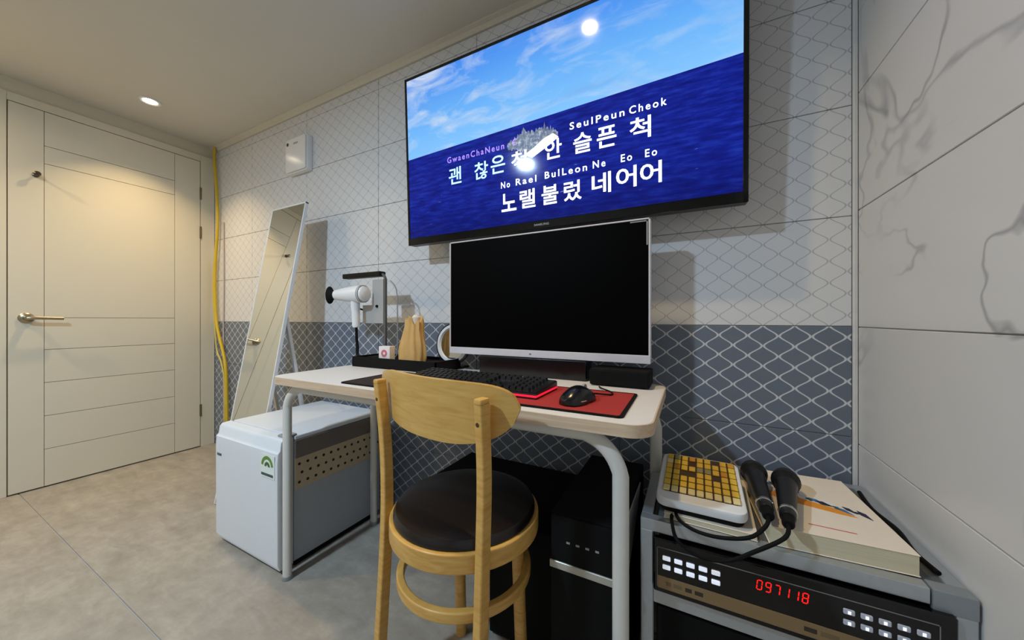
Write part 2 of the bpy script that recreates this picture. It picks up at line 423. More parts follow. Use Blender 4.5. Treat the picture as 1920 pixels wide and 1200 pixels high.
# the pictured rocky islet with white surf, flat shapes within the picture
def blob(pts): return prism([(tvx(a), tvz(b)) for a, b in pts], -.0006, -.0003, 'y')
rg = random.Random(3)
isl = [(-.600+.0045*i, 1.562+.026*math.sin(PI*i/44)**.6+rg.uniform(-.008, .010)+(.030 if i == 15 else .012 if i in (14, 16) else .020 if i in (33, 38) else 0)) for i in range(45)]
isl += [(-.402-.0045*i, 1.548-.028*math.sin(PI*i/43)+rg.uniform(-.006, .006)) for i in range(44)]
mesh_obj('pictured_islet', blob(isl), None or (lambda t: (t.fin((0, 0, 0, 1), .4), t.l(t.ramp(t.noise(t.obj()[0], 60, 5, .7), [(.3, srgb(30, 44, 96)), (.5, srgb(96, 110, 140)), (.68, srgb(214, 222, 226))]), t.b.inputs['Emission Color']), setattr(t.b.inputs['Emission Strength'], 'default_value', .9), t.m)[-1])(NT('islet_picture')), SCR, smooth=0)
mesh_obj('pictured_surf', blob([(-.53, 1.512), (-.49, 1.530), (-.455, 1.552), (-.42, 1.562), (-.40, 1.545), (-.43, 1.527), (-.47, 1.508), (-.50, 1.494)]), glow('surf_white', (226, 236, 244), .95), SCR, smooth=0, loc=(0, -.0003, 0))

# ------------------------------------------------------------------ desk
DK = thing('desk', 'white topped computer desk with pale wood edge and cream tube legs', 'desk', (-.686, .9075, 0))
X0, X1, Ya, Yb = -.624, .624, -.2325, .2325
out = rrect(X0, X1, Ya, Yb, .05, 8); inn = rrect(X0+.0025, X1-.0025, Ya+.0025, Yb-.0025, .0475, 8)
mesh_obj('top_panel', prism(inn, .6955, .7200, 'z'), M_desk, DK)
def ring_prism(o, i, z0, z1):
    b = bmesh.new(); n = len(o)
    A = [[b.verts.new((p[0], p[1], z)) for p in q] for q, z in ((o, z0), (o, z1), (i, z1), (i, z0))]
    for k in range(n):
        m = (k+1) % n
        for a in range(4): b.faces.new((A[a][k], A[a][m], A[(a+1) % 4][m], A[(a+1) % 4][k]))
    return b
mesh_obj('edge_band', ring_prism(out, inn, .695, .7195), M_edge, DK)
oval = [(.0165*math.cos(a), .0135*math.sin(a)) for a in [2*PI*i/14 for i in range(14)]]
for yl, xa, xb in ((.715-.9075, -1.268+.686, -.124+.686), (1.085-.9075, -1.262+.686, -.088+.686)):
    p = fillet([(xa, yl, .006), (xa, yl, .680), (xb, yl, .680), (xb, yl, .006)], .075, 10)
    fo = mesh_obj('leg_frame', sweep(p, oval, Vector((0, 1, 0))), M_cream, DK)
    for xx in (xa, xb): mesh_obj('foot_cap', lathe([(.017, 0), (.018, .002), (.018, .012), (.017, .014)], 14, M=Matrix.Translation((xx, yl, 0))), M_grey, fo)

# ------------------------------------------------------------------ chair
CH = thing('dining_chair', 'light wooden chair with curved back and round dark leather seat', 'chair', (-.503, .717, 0), (0, 0, math.radians(-10)))
rr = rrect(-.0105, .0105, -.0135, .0135, .004, 3)
for s in (-1, 1):
    tx = .188 if s < 0 else .166; sx = .168 if s < 0 else .161
    p = smooth_path([(s*.166, -.142, 0), (s*(sx+.001), -.126, .2), (s*sx, -.115, .42), (s*(sx+tx)/2, -.112, .60), (s*tx, -.122, .755)], 5)
    b = sweep(p, rr, Vector((0, 1, 0)))
    lg = mesh_obj('back_leg', b, M_chair, CH)
    mesh_obj('rounded_top', xform(prism(rrect(-.0105, .0105, -.0135, .0135, .004, 3), 0, .012, 'z', .0035), Matrix.Translation((s*tx, -.1225, .7535))), M_chair, lg)
    mesh_obj('screw_plug', lathe([(.0045, 0), (.0045, .002), (0, .002)], 12, M=Matrix.Translation((s*(tx-.002), -.131, .715)) @ Matrix.Rotation(PI/2, 4, 'X')), plain('plug_dark', (70, 44, 20), .5), lg)
    mesh_obj('front_leg', sweep(smooth_path([(s*.110, .092, 0), (s*.107, .084, .2), (s*.104, .076, .41)], 4), circ(.0155, 12), Vector((0, 1, 0)), radii=None), M_chair, CH)
# curved backrest
def backrest():
    b = bmesh.new(); R = .62; yc = -.094+math.sqrt(R*R-.172**2); th = .013; N, K = 40, 10; amax = math.asin(.238/R)
    g = []
    for layer in (0, 1):
        rad = R-(th if layer else 0); L = []
        for i in range(N+1):
            t = -1+2*i/N; u = min(.9995, abs(t))
            top = .742+.046*(1-u**7)**.5; bot = .742-.092*(1-u**2.8)**.55
            a = t*amax; row = []
            for k in range(K+1):
                z = bot+(top-bot)*k/K; fz = (z-.65)/.14
                rr_ = rad+.006*fz
                row.append(b.verts.new((rr_*math.sin(a)-.017, yc-rr_*math.cos(a), z)))
            L.append(row)
        g.append(L)
    for L in g:
        for i in range(N):
            for k in range(K): b.faces.new((L[i][k], L[i+1][k], L[i+1][k+1], L[i][k+1]))
    for k in (0, K):
        for i in range(N): b.faces.new((g[0][i][k], g[0][i+1][k], g[1][i+1][k], g[1][i][k]))
    for i in (0, N):
        for k in range(K): b.faces.new((g[0][i][k], g[0][i][k+1], g[1][i][k+1], g[1][i][k]))
    bmesh.ops.remove_doubles(b, verts=b.verts[:], dist=1e-5)
    return b
mesh_obj('backrest', backrest(), M_board, CH, smooth=50)
ring = [(.174*math.cos(a), .174*math.sin(a), .427) for a in [2*PI*i/56 for i in range(56)]]
mesh_obj('seat_apron', sweep(ring, rrect(-.009, .009, -.021, .021, .004, 3), Vector((0, 0, 1)), True), M_chair, CH)
mesh_obj('seat', lathe([(.09, .440), (.166, .440), (.174, .449), (.174, .458), (.168, .468), (.145, .476), (.09, .482), (0, .484)], 56), M_leather, CH)
ring = [(.156*math.cos(a), .156*math.sin(a)-.002, .305) for a in [2*PI*i/56 for i in range(56)]]
mesh_obj('stretcher_ring', sweep(ring, rrect(-.009, .009, -.012, .012, .004, 3), Vector((0, 0, 1)), True), M_chair, CH)
for s in (-1, 1):
    mesh_obj('corner_block', box(s*.09-.02, s*.09+.02, -.12, -.08, .390, .43, .003, 1), plain('block_brown', (92, 54, 30), .6), CH)

# ------------------------------------------------------------------ mini fridge
FR = thing('mini_fridge', 'white single door mini refrigerator on the floor beside the desk', 'refrigerator', (-1.52, .92, 0))
hx = .222
mesh_obj('body', box(-hx+.003, hx-.003, -.165, .235, .022, .470, .005, 2), M_fside_shade, FR)
mesh_obj('top_plate', box(-hx, hx, -.160, .238, .4702, .486, .004, 2), M_fridge, FR)
pr = [(-.213, .018), (-.222, .04), (-.223, .40), (-.221, .438), (-.213, .447), (-.210, .474), (-.202, .485), (-.172, .488), (-.166, .482), (-.166, .018)]
dr = mesh_obj('door', prism(pr, -hx, hx, 'x', .004), M_fridge, FR)
mesh_obj('gasket', box(-hx+.004, hx-.004, -.1655, -.1605, .03, .474), plain('gasket_grey', (120, 124, 128), .6), dr)
mesh_obj('hinge_cover', box(hx-.05, hx-.004, -.195, -.150, .4865, .494, .002, 1), M_grey, FR)
mesh_obj('kick_base', box(-hx+.012, hx-.012, -.155, .225, .0, .024), M_matte, FR)
mesh_obj('brand_badge', box(-.205, -.172, -.2245, -.2225, .362, .372, .0008, 1), plain('badge_slate', (70, 84, 98), .4), dr)
# energy label
lab = mesh_obj('energy_label', prism(rrect(.118, .208, .345, .430, .004, 3), -.2246, -.2232, 'y'), plain('label_paper', (226, 234, 230), .5), dr)
arc = lambda r0, r1, a0, a1, cx, cz, n=12: [(cx+r1*math.cos(a0+(a1-a0)*i/n), cz+r1*math.sin(a0+(a1-a0)*i/n)) for i in range(n+1)]+[(cx+r0*math.cos(a1+(a0-a1)*i/n), cz+r0*math.sin(a1+(a0-a1)*i/n)) for i in range(n+1)]
mesh_obj('label_arc', prism(arc(.026, .038, .1, PI-.1, .163, .386), -.2254, -.2247, 'y'), plain('label_green', (96, 140, 58), .5), lab)
mesh_obj('label_mark', prism(arc(.006, .017, 0, PI, .163, .386), -.2254, -.2247, 'y'), plain('label_leaf', (60, 104, 52), .5), lab)
mesh_obj('label_line', box(.125, .200, -.2254, -.2247, .352, .361), plain('label_ink', (56, 80, 84), .5), lab)
st = mesh_obj('perforated_strip', box(hx-.0025, hx+.0005, -.160, .232, .285, .402, .001, 1), plain('strip_beige', (196, 180, 150), .6), FR)
hb = bmesh.new()
for r in range(3):
    for i in range(12):
        lathe([(.0055, 0), (.0055, .001), (0, .001)], 8, hb, Matrix.Translation((hx+.0004, -.145+i*.032+(r % 2)*.010, .310+r*.034)) @ Matrix.Rotation(PI/2, 4, 'Y'))
ho = mesh_obj('holes', hb, plain('hole_dark', (38, 26, 18), .8), st); ho['kind'] = 'stuff'
mesh_obj('side_reflection_band', box(hx-.003, hx+.002, -.160, .232, .402, .4695, .0015, 1), plain('side_reflection_taupe', (120, 110, 104), .5), FR)  # brownish reflection on the upper fridge side, painted as a dark band

# ------------------------------------------------------------------ leaning mirror
th = math.atan2(.2, 1.14)
MI = thing('standing_mirror', 'tall narrow frameless mirror on an easel stand leaning by the fridge', 'mirror', (-1.94, .835, 0), (0, 0, 0))
Lm = 1.555
def lean(b): return xform(b, Matrix.Rotation(-th, 4, 'X'))
mesh_obj('glass', lean(box(-.148, .148, -.0035, .0005, .01, Lm-.003)), M_mirror, MI, smooth=0)
fb = box(-.155, .155, -.002, .014, .004, .012, .0015, 1); box(-.155, .155, -.005, .0125, Lm-.005, Lm+.004, .0015, 1, fb)
box(-.155, -.1485, -.005, .0125, .004, Lm+.004, .0015, 1, fb); box(.1485, .155, -.005, .0125, .004, Lm+.004, .0015, 1, fb)
mesh_obj('frame', lean(fb), M_white, MI)
mesh_obj('back_board', lean(box(-.1485, .1485, .001, .012, .01, Lm-.005)), plain('board_grey', (168, 172, 172), .7), MI)
ls = bmesh.new()
mesh_obj('easel_leg', sweep([(.12, .185, .93), (.12, .345, .0)], rrect(-.008, .008, -.011, .011, .003, 2), Vector((1, 0, 0))), M_white, MI)
mesh_obj('easel_leg', sweep([(-.12, .185, .93), (-.12, .345, .0)], rrect(-.008, .008, -.011, .011, .003, 2), Vector((1, 0, 0))), M_white, MI)
mesh_obj('easel_crossbar', box(-.12, .12, .29, .304, .26, .28, .002, 1), M_white, MI)

# ------------------------------------------------------------------ corner cables
cab = lambda pts, r: tube(pts, r, 8, 6)
o = mesh_obj('gas_hose', tube([(-3.075, 1.227, 2.168), (-3.083, 1.227, 2.08), (-3.050, 1.227, 1.86), (-3.035, 1.227, 1.6), (-3.065, 1.227, 1.35), (-3.075, 1.227, 1.15), (-3.045, 1.227, .88), (-2.93, 1.227, .62), (-2.905, 1.227, .40), (-2.90, 1.227, .10), (-2.90, 1.227, .012)], .0095, 10), M_yellow)
tag(o, 'yellow hose running down the tiled corner beside the door', 'hose')
o = mesh_obj('cord', tube([(-2.99, 1.244, 1.62), (-2.985, 1.244, 1.2), (-2.99, 1.244, .88), (-2.985, 1.244, .5), (-2.98, 1.244, .012)], .0045, 8), plain('cord_mauve', (196, 178, 172), .5))
tag(o, 'thin pale cord hanging beside the yellow hose', 'cord')
o = mesh_obj('thin_hose', tube([(-3.09, 1.230, 1.36), (-3.11, 1.230, 1.15), (-3.085, 1.230, .90), (-3.055, 1.230, .70), (-2.985, 1.230, .60), (-2.945, 1.232, .45), (-2.945, 1.232, .10), (-2.945, 1.232, .012)], .0055, 8), plain('pale_yellow', (206, 190, 104), .5))
tag(o, 'thinner pale yellow hose looping next to the thick yellow one', 'hose')

# ------------------------------------------------------------------ wall box
WB = thing('wall_dispenser', 'white rounded box mounted high on the lattice tiles', 'wall box', (-2.063, YF, 1.787))
mesh_obj('housing', prism(rrect(-.102, .102, 0, .208, .014, 5), -.034, 0, 'y', .006), M_white, WB)
cv = mesh_obj('cover', prism(rrect(-.096, .096, .006, .202, .012, 5), -.044, -.0335, 'y', .005), plain('white_gloss', (236, 233, 230), .16, grain=.01), WB)
mesh_obj('emblem', lathe([(.0, 0), (.010, 0), (.010, .0015), (0, .0015)], 16, M=Matrix.Translation((-.072, -.0435, .172)) @ Matrix.Rotation(PI/2, 4, 'X')), plain('emblem_dark', (60, 54, 40), .5), cv)
mesh_obj('emblem', box(-.012, .028, -.0455, -.0435, .162, .172, .0008, 1), plain('emblem_grey', (168, 162, 156), .5), cv)

# ------------------------------------------------------------------ monitor
DZ = .7200
MO = thing('monitor', 'wide black screen monitor with thin white bezel standing on the desk', 'monitor', (-.4715, 1.09, DZ))
mw = .3685; z0, z1 = .066, .500
mesh_obj('casing', prism(rrect(-mw, mw, z0, z1, .006, 3), .004, .026, 'y', .003), plain('monitor_white', (226, 228, 232), .4), MO)
mesh_obj('screen', box(-mw+.006, mw-.006, -.001, .0045, z0+.026, z1-.005), M_screen, MO, smooth=0)
fm = box(-mw, mw, -.004, .005, z0, z0+.0255, .002, 2)
for a in ((-mw, -mw+.0055, z0, z1), (mw-.0055, mw, z0, z1), (-mw, mw, z1-.0045, z1)): box(a[0], a[1], -.0035, .005, a[2], a[3], .001, 1, fm)
mesh_obj('bezel', fm, plain('bezel_silver', (206, 206, 214), .35), MO)
mesh_obj('power_light', box(-.024, -.016, -.0046, -.0038, z0+.010, z0+.014), plain('led_slate', (90, 90, 130), .4), MO)
stk = mesh_obj('corner_sticker', box(mw-.058, mw-.007, -.0018, -.0010, z1-.010, z1-.0065), plain('sticker_grey', (150, 150, 150), .5), MO, smooth=0)
mesh_obj('corner_sticker', box(mw-.0115, mw-.0075, -.0018, -.0010, z1-.080, z1-.0065), plain('sticker_grey', (150, 150, 150), .5), MO, smooth=0)
mesh_obj('stand_neck', box(-.05, .05, .0262, .036, .01, .30, .003, 1), M_matte, MO)
sp = mesh_obj('stand_base', prism(rrect(-.225, .18, -.012, .055, .006, 3), 0, .064, 'z', .003), plain('base_black', (14, 14, 15), .2), MO)

o = thing('set_top_box', 'low black box standing behind the mouse pad under the monitor corner', 'black box', (-.185, 1.075, DZ))
mesh_obj('case', box(-.085, .085, -.045, .055, .003, .050, .004, 2), M_matte, o)
mesh_obj('front_panel', box(-.08, .08, -.0465, -.0440, .006, .046, .001, 1), M_matte, o)
mesh_obj('foot', box(-.07, .07, -.03, .04, 0, .0035), M_matte, o)

# ------------------------------------------------------------------ mouse pad, keyboard, mouse
MP = thing('mouse_pad', 'long mouse pad printed black to red with black border on the desk', 'mouse pad', (-.545, .828, DZ), (0, 0, math.radians(.5)))
o1 = rrect(-.425, .425, -.122, .122, .012, 5); i1 = rrect(-.417, .417, -.114, .114, .007, 5)
mesh_obj('cloth', prism(i1, .0002, .0034, 'z'), M_red, MP)
mesh_obj('stitched_border', ring_prism(o1, i1, 0, .0037), M_matte, MP)
KB = thing('keyboard', 'black mechanical keyboard with glowing red side strip on the long mouse pad', 'keyboard', (-.555, .842, DZ+.0038), (0, 0, math.radians(-1)))
kw, kd = .225, .072
mesh_obj('base', prism([(-kd, 0), (-kd, .011), (-kd+.006, .014), (kd-.004, .024), (kd, .022), (kd, 0)], -kw, kw, 'x', .002), M_black, KB)
mesh_obj('glow_strip', ring_prism(rrect(-kw-.001, kw+.001, -kd-.001, kd+.001, .002, 2), rrect(-kw+.001, kw-.001, -kd+.001, kd-.001, .002, 2), .0045, .0095), glow('keyboard_glow', (232, 30, 60), .9), KB)
mesh_obj('top_plate', xform(box(-kw+.003, kw-.003, -kd+.004, kd-.004, -.001, .001), Matrix.Translation((0, 0, .0195)) @ Matrix.Rotation(math.radians(4), 4, 'X')), M_black, KB)
def keycap(wd):
    b = bmesh.new(); a, c = wd/2-.0008, .0082
    lo = [b.verts.new(p) for p in ((-a, -c, 0), (a, -c, 0), (a, c, 0), (-a, c, 0))]
    hi = [b.verts.new(p) for p in ((-a+.002, -c+.002, .008), (a-.002, -c+.002, .008), (a-.002, c-.003, .008), (-a+.002, c-.003, .008))]
    b.faces.new(hi); b.faces.new(lo[::-1])
    for i in range(4): b.faces.new((lo[i], lo[(i+1) % 4], hi[(i+1) % 4], hi[i]))
    return b
KM = {}
def key(x, row, wd):
    k = round(wd, 4); y = -.058+row*.0185*1.2 if False else -.0565+row*.0222
    z = .0207+math.tan(math.radians(4))*y
    if k not in KM:
        o = mesh_obj('key', keycap(wd), M_black, KB, loc=(x, y, z), smooth=0); o.rotation_euler = (math.radians(4), 0, 0); KM[k] = o.data
    else: inst('key', KM[k], KB, (x, y, z), (math.radians(4), 0, 0))
u = .0188
rows = [[1.25, 1.25, 1.25, 6.25, 1.25, 1.25, 1.25, 1.25], [2.25]+[1]*10+[2.75], [1.75]+[1]*11+[2.25], [1.5]+[1]*12+[1.5], [1]*13+[2], [1]*15]
for r, L in enumerate(rows):
    x = -kw+.006
    for wdt in L: key(x+wdt*u/2, r, wdt*u); x += wdt*u
    x += .004
    for k in range(3):
        if r in (0, 4, 5) or (r == 1 and k == 1): key(x+u/2, r, u)
        x += u
    x += .004
    for k in range(4):
        if x+u < kw-.003: key(x+u/2, r, u)
        x += u
KBc = mesh_obj('cable', tube([(.02, .071, .010), (.03, .10, .004), (.06, .118, .0005), (.12, .122, .0), (.17, .155, -.0012)], .0022, 6), M_matte, KB)
MS = thing('mouse', 'black computer mouse on the red end of the mouse pad', 'mouse', (-.236, .795, DZ+.0038), (0, 0, math.radians(-14)))
def mouse_body():
    b = bmesh.new(); N, K = 20, 12; rows_ = []
    for i in range(N+1):
        t = i/N; y = -.058+.116*t
        hw = .031*(1-abs(2*t-1)**3.2)**.45*(1-.08*math.sin(PI*t))+.0006
        hh = .037*max(.02, math.sin(PI*min(1, t*.92+.06)))**.7
        row = []
        for k in range(K+1):
            a = PI*k/K; row.append(b.verts.new((-hw*math.cos(a)*(1-.1*math.sin(a)), y, .002+hh*math.sin(a)**.75)))
        rows_.append(row)
    for i in range(N):
        for k in range(K): b.faces.new((rows_[i][k], rows_[i+1][k], rows_[i+1][k+1], rows_[i][k+1]))
        b.faces.new((rows_[i][0], rows_[i][K], rows_[i+1][K], rows_[i+1][0]))
    b.faces.new(rows_[0]); b.faces.new(rows_[N][::-1])
    bmesh.ops.remove_doubles(b, verts=b.verts[:], dist=1e-5)
    return b
mesh_obj('shell', mouse_body(), plain('mouse_black', (14, 14, 15), .22), MS, smooth=60)
mesh_obj('scroll_wheel', lathe([(.008, -.003), (.009, 0), (.008, .003)], 16, M=Matrix.Translation((0, .03, .030)) @ Matrix.Rotation(PI/2, 4, 'Y')), M_grey, MS)
mesh_obj('trim', sweep([(.031*math.cos(a)*1.0, -.0 + .055*math.sin(a), .009) for a in [PI+.25+(PI-.5)*i/14 for i in range(15)]], circ(.0016, 6), Vector((0, 0, 1))), M_chrome, MS)
mesh_obj('skate', box(-.02, .02, -.045, .045, 0, .003), M_matte, MS)
mesh_obj('cable', tube([(0, .057, .010), (.006, .085, .006), (.03, .115, .002), (.012, .150, .001), (-.03, .18, .0008), (-.05, .205, -.001)], .0022, 6), M_matte, MS)
# ------------------------------------------------------------------ tray with vanity things
TR = thing('desk_tray', 'long black tray on the back of the desk', 'tray', (-1.045, 1.055, DZ))
tb = box(-.225, .225, -.075, .078, 0, .004, .001, 1)
for a in ((-.225, .225, -.075, -.069), (-.225, .225, .072, .078), (-.225, -.219, -.075, .078), (.219, .225, -.075, .078)): box(a[0], a[1], a[2], a[3], .003, .042, .001, 1, tb)
mesh_obj('tray_body', tb, M_matte, TR)
mesh_obj('tray_insert', box(-.2185, .2185, -.0685, .0715, .0042, .030, .001, 1), M_matte, TR)
TZ = DZ+.0302
# hair dryer stand
HS = thing('hair_dryer_stand', 'grey post stand with black top arm and grey plate for the hair dryer', 'stand', (-1.20, 1.085, TZ))
mesh_obj('base_plate', prism(rrect(-.055, .035, -.05, .028, .01, 4), 0, .006, 'z', .001), M_matte, HS)
mesh_obj('post', sweep(fillet([(.012, 0, .004), (.012, 0, .366), (-.02, 0, .372)], .024, 6), rrect(-.004, .004, -.006, .006, .0015, 2), Vector((0, 1, 0))), plain('post_grey', (96, 98, 98), .4), HS)
mesh_obj('top_arm', box(-.252, -.006, -.018, .018, .358, .380, .003, 2), plain('stand_black', (8, 8, 8), .5, spec=.2), HS)
hp = [(-.125, .150), (.006, .150), (.006, .345), (-.062, .345), (-.062, .232), (-.125, .232)]
mesh_obj('holder_plate', prism(hp, -.008, .004, 'y', .002), plain('holder_grey', (172, 170, 168), .45), HS)
mesh_obj('plate_knob', lathe([(.006, 0), (.006, .006), (0, .007)], 12, M=Matrix.Translation((-.03, -.008, .226)) @ Matrix.Rotation(PI/2, 4, 'X')), M_matte, HS)
mesh_obj('support_rod', tube([(-.175, .0, .002), (-.175, .0, .20), (-.150, .0, .215), (-.115, .0, .205)], .004, 8), M_matte, HS)
mesh_obj('power_cord', tube([(.02, .02, .34), (.045, .03, .30), (.052, .03, .2), (.05, .03, .02), (.03, .024, .008)], .003, 6), M_grey, HS)
# hair dryer
HD = thing('hair_dryer', 'white hair dryer with black nozzle and black cord end', 'hair dryer', (-1.328, 1.036, 1.030), (0, 0, math.radians(4)))
RY = Matrix.Rotation(-PI/2, 4, 'Y')
bd = mesh_obj('barrel', lathe([(0, -.075), (.020, -.074), (.032, -.066), (.037, -.05), (.038, -.02), (.034, .03), (.028, .075), (.024, .105), (.0235, .110)], 28, M=RY), M_white, HD)
for z in (-.058, -.050): mesh_obj('intake_ring', lathe([(.0372, z), (.0385, z+.001), (.0385, z+.003), (.0372, z+.004)], 28, M=RY), M_grey, bd)
mesh_obj('nozzle', xform(lathe([(.021, .106), (.020, .118), (.022, .135), (.040, .152), (.0405, .156), (.0385, .156)], 24), RY @ Matrix.Diagonal((1, .55, 1, 1))), M_matte, HD)
hn = mesh_obj('handle', xform(lathe([(.013, -.128), (.0165, -.122), (.0175, -.07), (.019, -.03), (.019, .0)], 20), Matrix.Translation((.005, 0, -.02)) @ Matrix.Rotation(math.radians(-3), 4, 'Y')), M_white, HD)
mesh_obj('switch', box(-.016, -.011, -.005, .005, -.085, -.06, .001, 1), M_grey, hn)
mesh_obj('cord_sleeve', tube([(.012, 0, -.145), (.013, 0, -.17), (.014, 0, -.20), (.02, .0, -.24), (.03, -.01, -.268), (.06, -.02, -.274)], .006, 8), M_matte, HD)
# bag and small carton
def bag():
    b = bmesh.new(); N, K = 28, 56; rows_ = []
    for i in range(N+1):
        t = i/N; z = .165*t
        wx = .064*(1-.42*t**1.5)+.003*math.sin(t*7); wy = .038*(1-.40*t)
        row = []
        for k in range(K):
            a = 2*PI*k/K; f = 1+.11*math.sin(a*11+t*1.5)*(0.35+.9*t)+.05*math.sin(a*5+t*6)
            row.append(b.verts.new((wx*math.cos(a)*f+.012*t, wy*math.sin(a)*f, z+(.012*math.sin(a*3+1)+.010*math.sin(a*7))*max(0, (t-.8)/.2))))
        rows_.append(row)
    for i in range(N):
        for k in range(K): b.faces.new((rows_[i][k], rows_[i][(k+1) % K], rows_[i+1][(k+1) % K], rows_[i+1][k]))
    b.faces.new(rows_[0][::-1])
    cx = b.verts.new((.012, 0, .145))
    for k in range(K): b.faces.new((rows_[N][k], rows_[N][(k+1) % K], cx))
    return b
PB = thing('paper_bag', 'crumpled tan paper bag standing on the black tray', 'bag', (-1.005, 1.055, TZ))
mesh_obj('bag_body', bag(), plain('kraft_paper', (206, 164, 100), .7, grain=.2, gscale=25), PB, smooth=60)
mesh_obj('tie', lathe([(.013, .140), (.017, .160), (.019, .176), (.012, .186), (0, .184)], 12, M=Matrix.Translation((.024, 0, 0))), plain('tie_white', (222, 212, 196), .6), PB)
SC = thing('small_carton', 'small white carton with pink print beside the tan bag', 'carton', (-1.105, 1.016, TZ), (0, 0, math.radians(6)))
mesh_obj('box', box(-.028, .028, -.016, .016, 0, .058, .001, 1), plain('carton_white', (236, 226, 224), .6), SC)
mesh_obj('print', prism(arc(.006, .015, 0, 2*PI, 0, .030, 20), -.0166, -.0162, 'y'), plain('print_pink', (206, 110, 124), .6), SC)
# vanity mirror partly behind the monitor
VM = thing('vanity_mirror', 'round white makeup mirror with black rim behind the monitor edge', 'mirror', (-.868, 1.138, DZ))
Rv = Matrix.Translation((.008, -.003, .100)) @ Matrix.Rotation(PI/2-.12, 4, 'X')
mesh_obj('white_rim', lathe([(.062, -.002), (.066, .006), (.076, .006), (.0785, .002), (.0785, -.006), (.062, -.006)], 40, M=Rv), M_white, VM)
mesh_obj('black_shell', lathe([(.0, -.016), (.076, -.015), (.085, -.010), (.0855, .0), (.080, .004), (.079, -.006), (0, -.0062)], 40, M=Rv), M_black, VM)
mesh_obj('glass', lathe([(0, -.004), (.0635, -.004), (.0635, -.0015), (0, -.0015)], 40, M=Rv), M_mirror, VM)
mesh_obj('foot', box(-.05, .06, -.012, .04, 0, .010, .003, 2), M_black, VM)
mesh_obj('stem', box(-.008, .018, .013, .026, .008, .085, .002, 1), M_black, VM)

# ------------------------------------------------------------------ computer tower under the desk
PC = thing('computer_tower', 'black computer tower with silver front strip under the desk', 'computer', (-.205, .945, 0))
mesh_obj('case', box(-.085, .077, -.185, .19, .012, .470, .004, 2), M_matte, PC)
ff = mesh_obj('front_panel', box(-.083, .075, -.192, -.1845, .016, .466, .003, 2), M_matte, PC)
mesh_obj('silver_strip', box(-.085, .077, -.1955, -.1905, .345, .362, .0012, 1), plain('strip_silver', (190, 186, 176), .35, .4), ff)
for i in range(4): mesh_obj('port', box(-.045+i*.022, -.037+i*.022, -.1935, -.1915, .408, .412), M_grey, ff)
mesh_obj('side_trim', prism([(-.180, .345), (-.120, .335), (.02, .40), (.10, .452), (.06, .456), (-.18, .470)], .0772, .0800, 'x', .0008), plain('trim_grey', (186, 188, 186), .45), PC)
for a in (-.15, .15): mesh_obj('foot', box(-.07, .06, a-.015, a+.015, 0, .013), M_matte, PC)

LB = thing('low_table', 'low matte black side table under the desk behind the chair seat', 'side table', (-.565, 1.025, 0))
mesh_obj('cabinet_body', box(.045, .258, -.165, .195, .010, .324, .003, 2), M_matte, LB)
mesh_obj('top_board', box(-.263, .263, -.180, .198, .3242, .352, .002, 1), M_matte, LB)
mesh_obj('end_leg', box(-.250, -.226, .150, .185, 0, .324, .002, 1), M_matte, LB)
for a in (.075, .23): mesh_obj('foot', box(a-.02, a+.02, -.15, .17, 0, .011), M_matte, LB)

# ------------------------------------------------------------------ equipment rack
RK = thing('equipment_rack', 'aluminium framed equipment rack standing in the tiled corner', 'rack', (.1515, 1.01, 0))
rx0, rx1, ry0, ry1, rz = -.248, .2445, -.21, .20, .486
for xx, yy in ((rx0, ry0), (rx1-.026, ry0), (rx0, ry1-.026), (rx1-.026, ry1-.026)):
    mesh_obj('post', box(xx, xx+.026, yy, yy+.026, 0, rz-.024, .002, 1), M_alu, RK)
tp = mesh_obj('top_panel', box(rx0+.034, rx1-.002, ry0+.02, ry1, rz-.020, rz-.003, .001, 1), plain('rack_top', (92, 96, 98), .5), RK)
for a in ((rx0, rx1-.052, ry0, ry0+.024), (rx0, rx1, ry1-.024, ry1)):
    mesh_obj('rail', box(a[0], a[1], a[2], a[3], rz-.026, rz, .002, 2), M_alu, RK)
for xa, yb in ((rx0, .045), (rx1-.024, ry1-.025)): mesh_obj('rail', box(xa, xa+.024, ry0+.025, yb, rz-.025, rz-.0005, .002, 2), M_alu, RK)
mesh_obj('corner_bracket', box(rx1-.0505, rx1+.0005, ry0-.0015, ry0+.026, rz-.034, rz+.0012, .003, 2), plain('bracket_grey', (150, 158, 164), .4, .5), RK)
for z in (.308, .040):
    mesh_obj('cross_rail', box(rx0+.0262, rx1-.0262, ry0+.001, ry0+.022, z, z+.030, .002, 2), M_alu, RK)
    mesh_obj('shelf', box(rx0+.034, rx1-.006, ry0+.0225, ry1-.01, z+.026, z+.034), plain('shelf_black', (24, 24, 26), .6), RK)
KZ = .343
KM_ = thing('karaoke_machine', 'black karaoke machine with red number display inside the rack', 'karaoke machine', (.1515, .80, KZ))
mesh_obj('case', box(-.212, .212, .003, .36, .001, .106, .002, 1), M_black, KM_)
mesh_obj('front_panel', box(-.2195, .2175, -.012, .003, 0, .112, .002, 1), M_gloss, KM_)
ln = box(-.2135, .198, -.0128, -.0118, .0945, .0958); box(-.2135, -.2122, -.0128, -.0118, .012, .0958, bm=ln); box(.1967, .198, -.0128, -.0118, .012, .0958, bm=ln)
mesh_obj('outline', ln, plain('outline_grey', (120, 120, 122), .4), KM_)
sp = mesh_obj('bronze_strip', box(-.2120, .1965, -.0130, -.0118, .010, .036, .0004, 1), M_bronze, KM_)
M_ink = plain('strip_ink', (52, 42, 28), .5); M_ink2 = plain('strip_pale_ink', (112, 94, 66), .5)
for xa, xb, m in ((-.196, -.186, M_ink2), (-.182, -.166, M_ink2), (-.160, -.148, M_ink), (-.143, -.128, M_ink), (.030, .048, M_ink), (.053, .078, M_ink2)):
    mesh_obj('printed_mark', box(xa, xb, -.0133, -.0129, .019, .027), m, sp, smooth=0)
